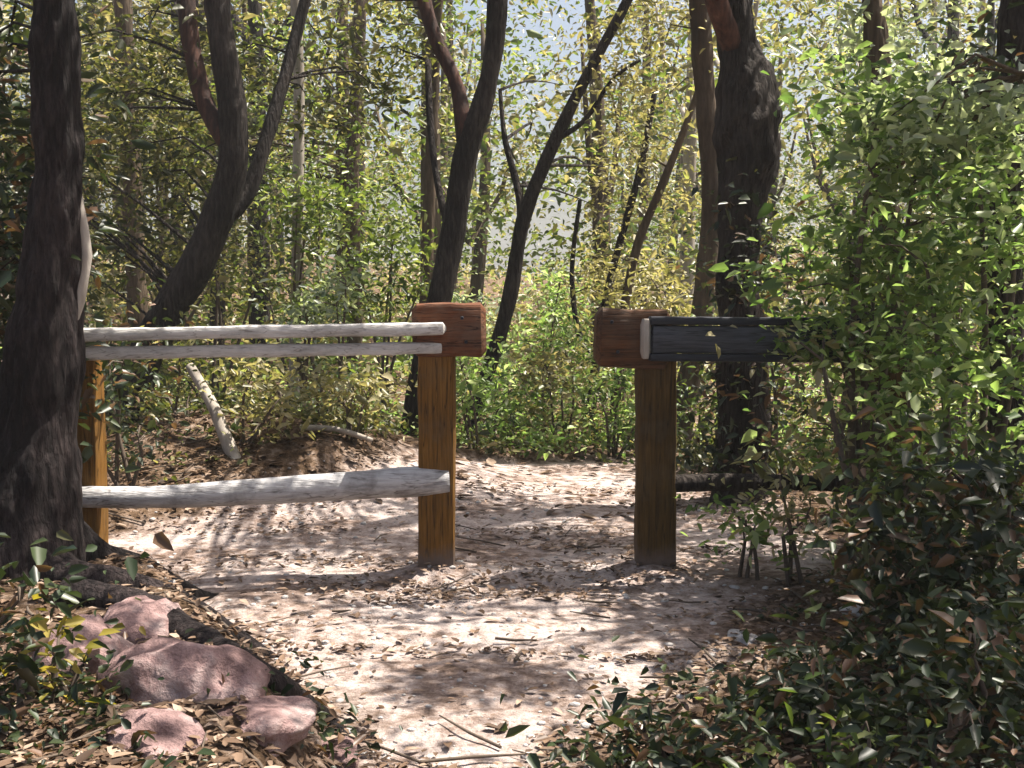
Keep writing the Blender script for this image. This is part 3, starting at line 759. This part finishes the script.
def under(n, y0, y1, leaf, mat, label, smin, smax):
    C = []
    for i in range(n):
        Y = y0 + (y1 - y0) * random.random() ** 1.3; px = random.uniform(-80, 1100)
        x = P(px, 300, Y).x
        if Y < 13 and path_dist(x, Y) < .1: continue
        z0 = gz(x, Y); m = random.randint(40, 90); s_ = random.uniform(smin, smax)
        q = rng.normal(0, 1, (m, 3)) * np.array([s_, s_, s_ * .5]); q[:, 2] = np.abs(q[:, 2])
        C.append(np.array((x, Y, z0 + .02)) + q)
    V, Fa = leaf_arrays(np.concatenate(C, 0), leaf, .5)
    tag(mesh_np("undergrowth", V, Fa, M[mat], smooth=False), label, "undergrowth", kind="stuff")
under(330, 13, 46, .13, "leaf_tan", "straw coloured undergrowth covering the slope of the far wood", .35, .8)
under(160, 12, 40, .12, "leaf_green", "green undergrowth between the far trees", .3, .7)
def cover(n, x0, x1, y0, y1, leaf, mat, label, test):
    C = []
    while len(C) < n:
        x, y = random.uniform(x0, x1), random.uniform(y0, y1)
        if not test(x, y): continue
        m = random.randint(10, 24)
        q = np.clip(rng.normal(0, 1, (m, 3)), -2, 2) * np.array([.07, .07, .03]); q[:, 2] = np.abs(q[:, 2])
        C.append(np.array((x, y, gz(x, y) + .01)) + q)
    V, Fa = leaf_arrays(np.concatenate(C, 0), leaf, .5)
    tag(mesh_np("ground_cover", V, Fa, M[mat], smooth=False), label, "ground cover", kind="stuff")
cover(210, .1, 2.6, 2.2, 4.6, .03, "leaf_dark", "dark creeping ground cover on the right bank", lambda x, y: path_dist(x, y) > .12 + .3 * noise.noise(Vector((x * 3, y * 3, 2))))
cover(60, -1.7, -.3, 2.2, 2.95, .028, "leaf_dark", "dark creeping ground cover on the left bank", lambda x, y: path_dist(x, y) > .1 + .4 * noise.noise(Vector((x * 3, y * 3, 4))))
cover(70, -3.4, -.6, 6.0, 8.4, .04, "leaf_olive", "olive creeping plants on the mound behind the left rails", lambda x, y: path_dist(x, y) > .3)
under(330, 7.2, 13, .045, "leaf_olive", "low olive ground cover just behind the fence", .08, .2)
under(200, 7.8, 13, .045, "leaf_bright", "low bright green ground cover behind the gap", .08, .18)

# ------------------------------------------------------------------ small things on the ground
def rock(label, px, py, size, mat, group):
    d = ray(px, py); o = Vector((0, 0, CAM_Z)); tt = 1.0
    while tt < 20 and (o + d * tt).z > gz((o + d * tt).x, (o + d * tt).y): tt += .02
    p = o + d * tt
    bm = bmesh.new(); bmesh.ops.create_icosphere(bm, subdivisions=4, radius=1)
    sx, sy, sz = size; off = Vector((px, py, 0)) * .37
    for v in bm.verts:
        n = v.co.normalized()
        k = 1 + .32 * noise.noise(n * 1.3 + off) + .13 * noise.noise(n * 3.1 + off) + .05 * noise.noise(n * 8 + off)
        v.co = Vector((n.x * sx * k, n.y * sy * k, max(-.5, n.z) * sz * k))
    me = bpy.data.meshes.new("rock"); bm.to_mesh(me); bm.free(); me.materials.append(M[mat])
    me.polygons.foreach_set("use_smooth", [True] * len(me.polygons))
    r = bpy.data.objects.new("rock", me); COL.objects.link(r); r.location = (p.x, p.y, p.z - sz * .12)
    r.rotation_euler = (0, 0, px * .1)
    tag(r, label, "rock", group)
GR = "rocks along the left bank"
edge_trunk = [o for o in scene.objects if o.name == "tree"][0]
etr = [c for c in edge_trunk.children if c.name.startswith("trunk")][0]
eo = Vector(edge_trunk.location)
def hit(px, py):
    d = ray(px, py); o = Vector((0, 0, CAM_Z)); tt = 1.0
    while tt < 20 and (o + d * tt).z > gz((o + d * tt).x, (o + d * tt).y): tt += .01
    return o + d * tt
t = Tubes(); q = [hit(*p) for p in ((70, 596), (135, 606), (200, 640), (262, 678), (325, 722), (362, 756))]
t.add(q, [.07, .055, .045, .038, .03, .012], 10, step=.05, rough=.25, freq=8)
t.build("root", M["bark_big"], etr, eo)
rock("broad smooth pink rock at the left path edge, largest and brightest", 185, 685, (.2, .15, .13), "rock_pink", GR)
rock("pinkish rock just below the base of the edge trunk", 140, 628, (.16, .12, .1), "rock_pink", GR)
rock("dull purple pink rock at the foot of the edge trunk", 80, 664, (.16, .13, .13), "rock_pink", GR)
rock("low pink rock slab below the largest one, beside the root", 262, 726, (.16, .1, .06), "rock_pink", GR)
rock("dark pink rock near the bottom left corner", 150, 738, (.13, .09, .06), "rock_pink", GR)
rock("small low pink rock nearest the bottom centre", 335, 752, (.09, .06, .035), "rock_pink", GR)
GR2 = "stones along the right path edge"
rock("pale stone on the lit right path edge", 742, 640, (.07, .05, .03), "rock_grey", GR2)
rock("pale pinkish stone half buried in the dark right bank", 832, 692, (.055, .045, .035), "rock_pink", GR2)
rock("small grey stone right of the path mouth", 636, 726, (.035, .03, .02), "rock_grey", GR2)
rock("flat grey stone beneath the low dark plants on the right", 860, 612, (.08, .06, .03), "rock_grey", GR2)

def fallen(label, a, b, r0, r1, mat, bend=.06):
    a, b = Vector(a), Vector(b); m = a.lerp(b, .5) + Vector((0, 0, bend))
    t = Tubes(); t.add([a, m, b], [r0, (r0 + r1) / 2, r1], 10, step=.06, rough=.2, freq=6)
    org = Vector((a.x, a.y, a.z))
    tag(t.build("fallen_branch", M[mat], None, org), label, "branch", "fallen branches behind the left rails").location = org
def on(px, Y, lift): 
    x = P(px, 400, Y).x; return (x, Y, gz(x, Y) + lift)
fallen("pale fallen branch sloping up behind the left rails", on(234, 6.5, -.03), P(190, 366, 6.8), .042, .026, "bark_pale", .05)
fallen("thin white fallen branch lying behind the rails near the left gap post", on(300, 6.9, .04), on(372, 6.9, .1), .02, .016, "bark_pale", .03)

def litter(n, region, size, dens):
    pts = []
    while len(pts) < n:
        x, y = region()
        d = path_dist(x, y)
        if random.random() > dens(d, x, y): continue
        pts.append((x, y, gz(x, y) + random.uniform(.004, .014)))
    Cn = np.array(pts)
    V, Fa = leaf_arrays(Cn, size, .45, fold=.3, up=3.0, droop=.02)
    V = V.reshape(-1, 6, 3); V[:, :, 2] = Cn[:, None, 2] + (V[:, :, 2] - Cn[:, None, 2]) * .5 + .004
    return V.reshape(-1, 3), Fa
def near():
    Y = 2.2 + 5 * random.random() ** 1.2; return random.uniform(-.56, .56) * Y, Y
def farr():
    Y = random.uniform(6, 16); return random.uniform(-.6, .6) * Y, Y
V, Fa = litter(21000, near, .032, lambda d, x, y: (1.0 if d > -.1 else .07 + .8 * math.exp(-min((x + .32) ** 2, (x - .61) ** 2) / .03 - (y - 4.85) ** 2 / .03) + 1.3 * sm(.0, .25, noise.noise(Vector((x * 1.1, y * 3.6, 6.3))))))
tag(mesh_np("leaf_litter", V, Fa, M["litter"], smooth=False), "dry brown leaves lying over the path and banks", "leaf litter", kind="stuff")
V, Fa = litter(7000, farr, .07, lambda d, x, y: .5 if d < 0 else 1)
tag(mesh_np("leaf_litter", V, Fa, M["litter"], smooth=False), "dry brown leaves on the ground behind the fence", "leaf litter", kind="stuff")
tw = Tubes()
for i in range(420):
    x, y = near()
    if path_dist(x, y) < -.1 and random.random() < .7: continue
    a = random.uniform(0, math.pi); L = random.uniform(.06, .3)
    pts = []
    for s_ in (-.5, 0, .5):
        xx, yy = x + math.cos(a) * L * s_, y + math.sin(a) * L * s_ + random.uniform(-.01, .01)
        pts.append((xx, yy, gz(xx, yy) + .01 + random.uniform(0, .01)))
    r = random.uniform(.002, .006)
    tw.add(pts, [r, r, r * .5], 5)
tag(tw.build("twigs", M["twig"]), "small dead twigs scattered over the path and banks", "twigs", kind="stuff")

def pebbles(n):
    V, F = [], []
    base = bmesh.new(); bmesh.ops.create_icosphere(base, subdivisions=1, radius=1)
    bv = np.array([v.co[:] for v in base.verts]); bf = np.array([[v.index for v in f.verts] for f in base.faces]); base.free()
    k = 0
    for i in range(n):
        x, y = near()
        if path_dist(x, y) > .25: continue
        r = .004 + .014 * random.random() ** 3
        q = bv * np.array([r * random.uniform(.8, 1.5), r, r * .6]) * rng.uniform(.8, 1.2, (len(bv), 1))
        a = random.uniform(0, 6.28); q = q @ np.array([[math.cos(a), -math.sin(a), 0], [math.sin(a), math.cos(a), 0], [0, 0, 1]])
        V.append(q + np.array((x, y, gz(x, y) + r * .1))); F.append(bf + k * len(bv)); k += 1
    return np.concatenate(V), np.concatenate(F)
V, Fa = pebbles(2600)
tag(mesh_np("pebbles", V, Fa, M["rock_grey"]), "small pale pebbles strewn over the path", "pebbles", kind="stuff")
# thin forest air
bm = bmesh.new(); bmesh.ops.create_cube(bm, size=1)
me = bpy.data.meshes.new("haze"); bm.to_mesh(me); bm.free()
hz = bpy.data.objects.new("haze", me); COL.objects.link(hz)
hz.location = (0, 120, 5.5); hz.scale = (340, 380, 21)
hm = bpy.data.materials.new("haze"); hm.use_nodes = True; hm.node_tree.nodes.clear()
ho = hm.node_tree.nodes.new("ShaderNodeOutputMaterial"); hv = hm.node_tree.nodes.new("ShaderNodeVolumePrincipled")
hv.inputs["Color"].default_value = (.92, .95, .95, 1); hv.inputs["Density"].default_value = HAZE; hv.inputs["Anisotropy"].default_value = .3
hm.node_tree.links.new(hv.outputs[0], ho.inputs["Volume"]); me.materials.append(hm); tag(hz, kind="stuff")
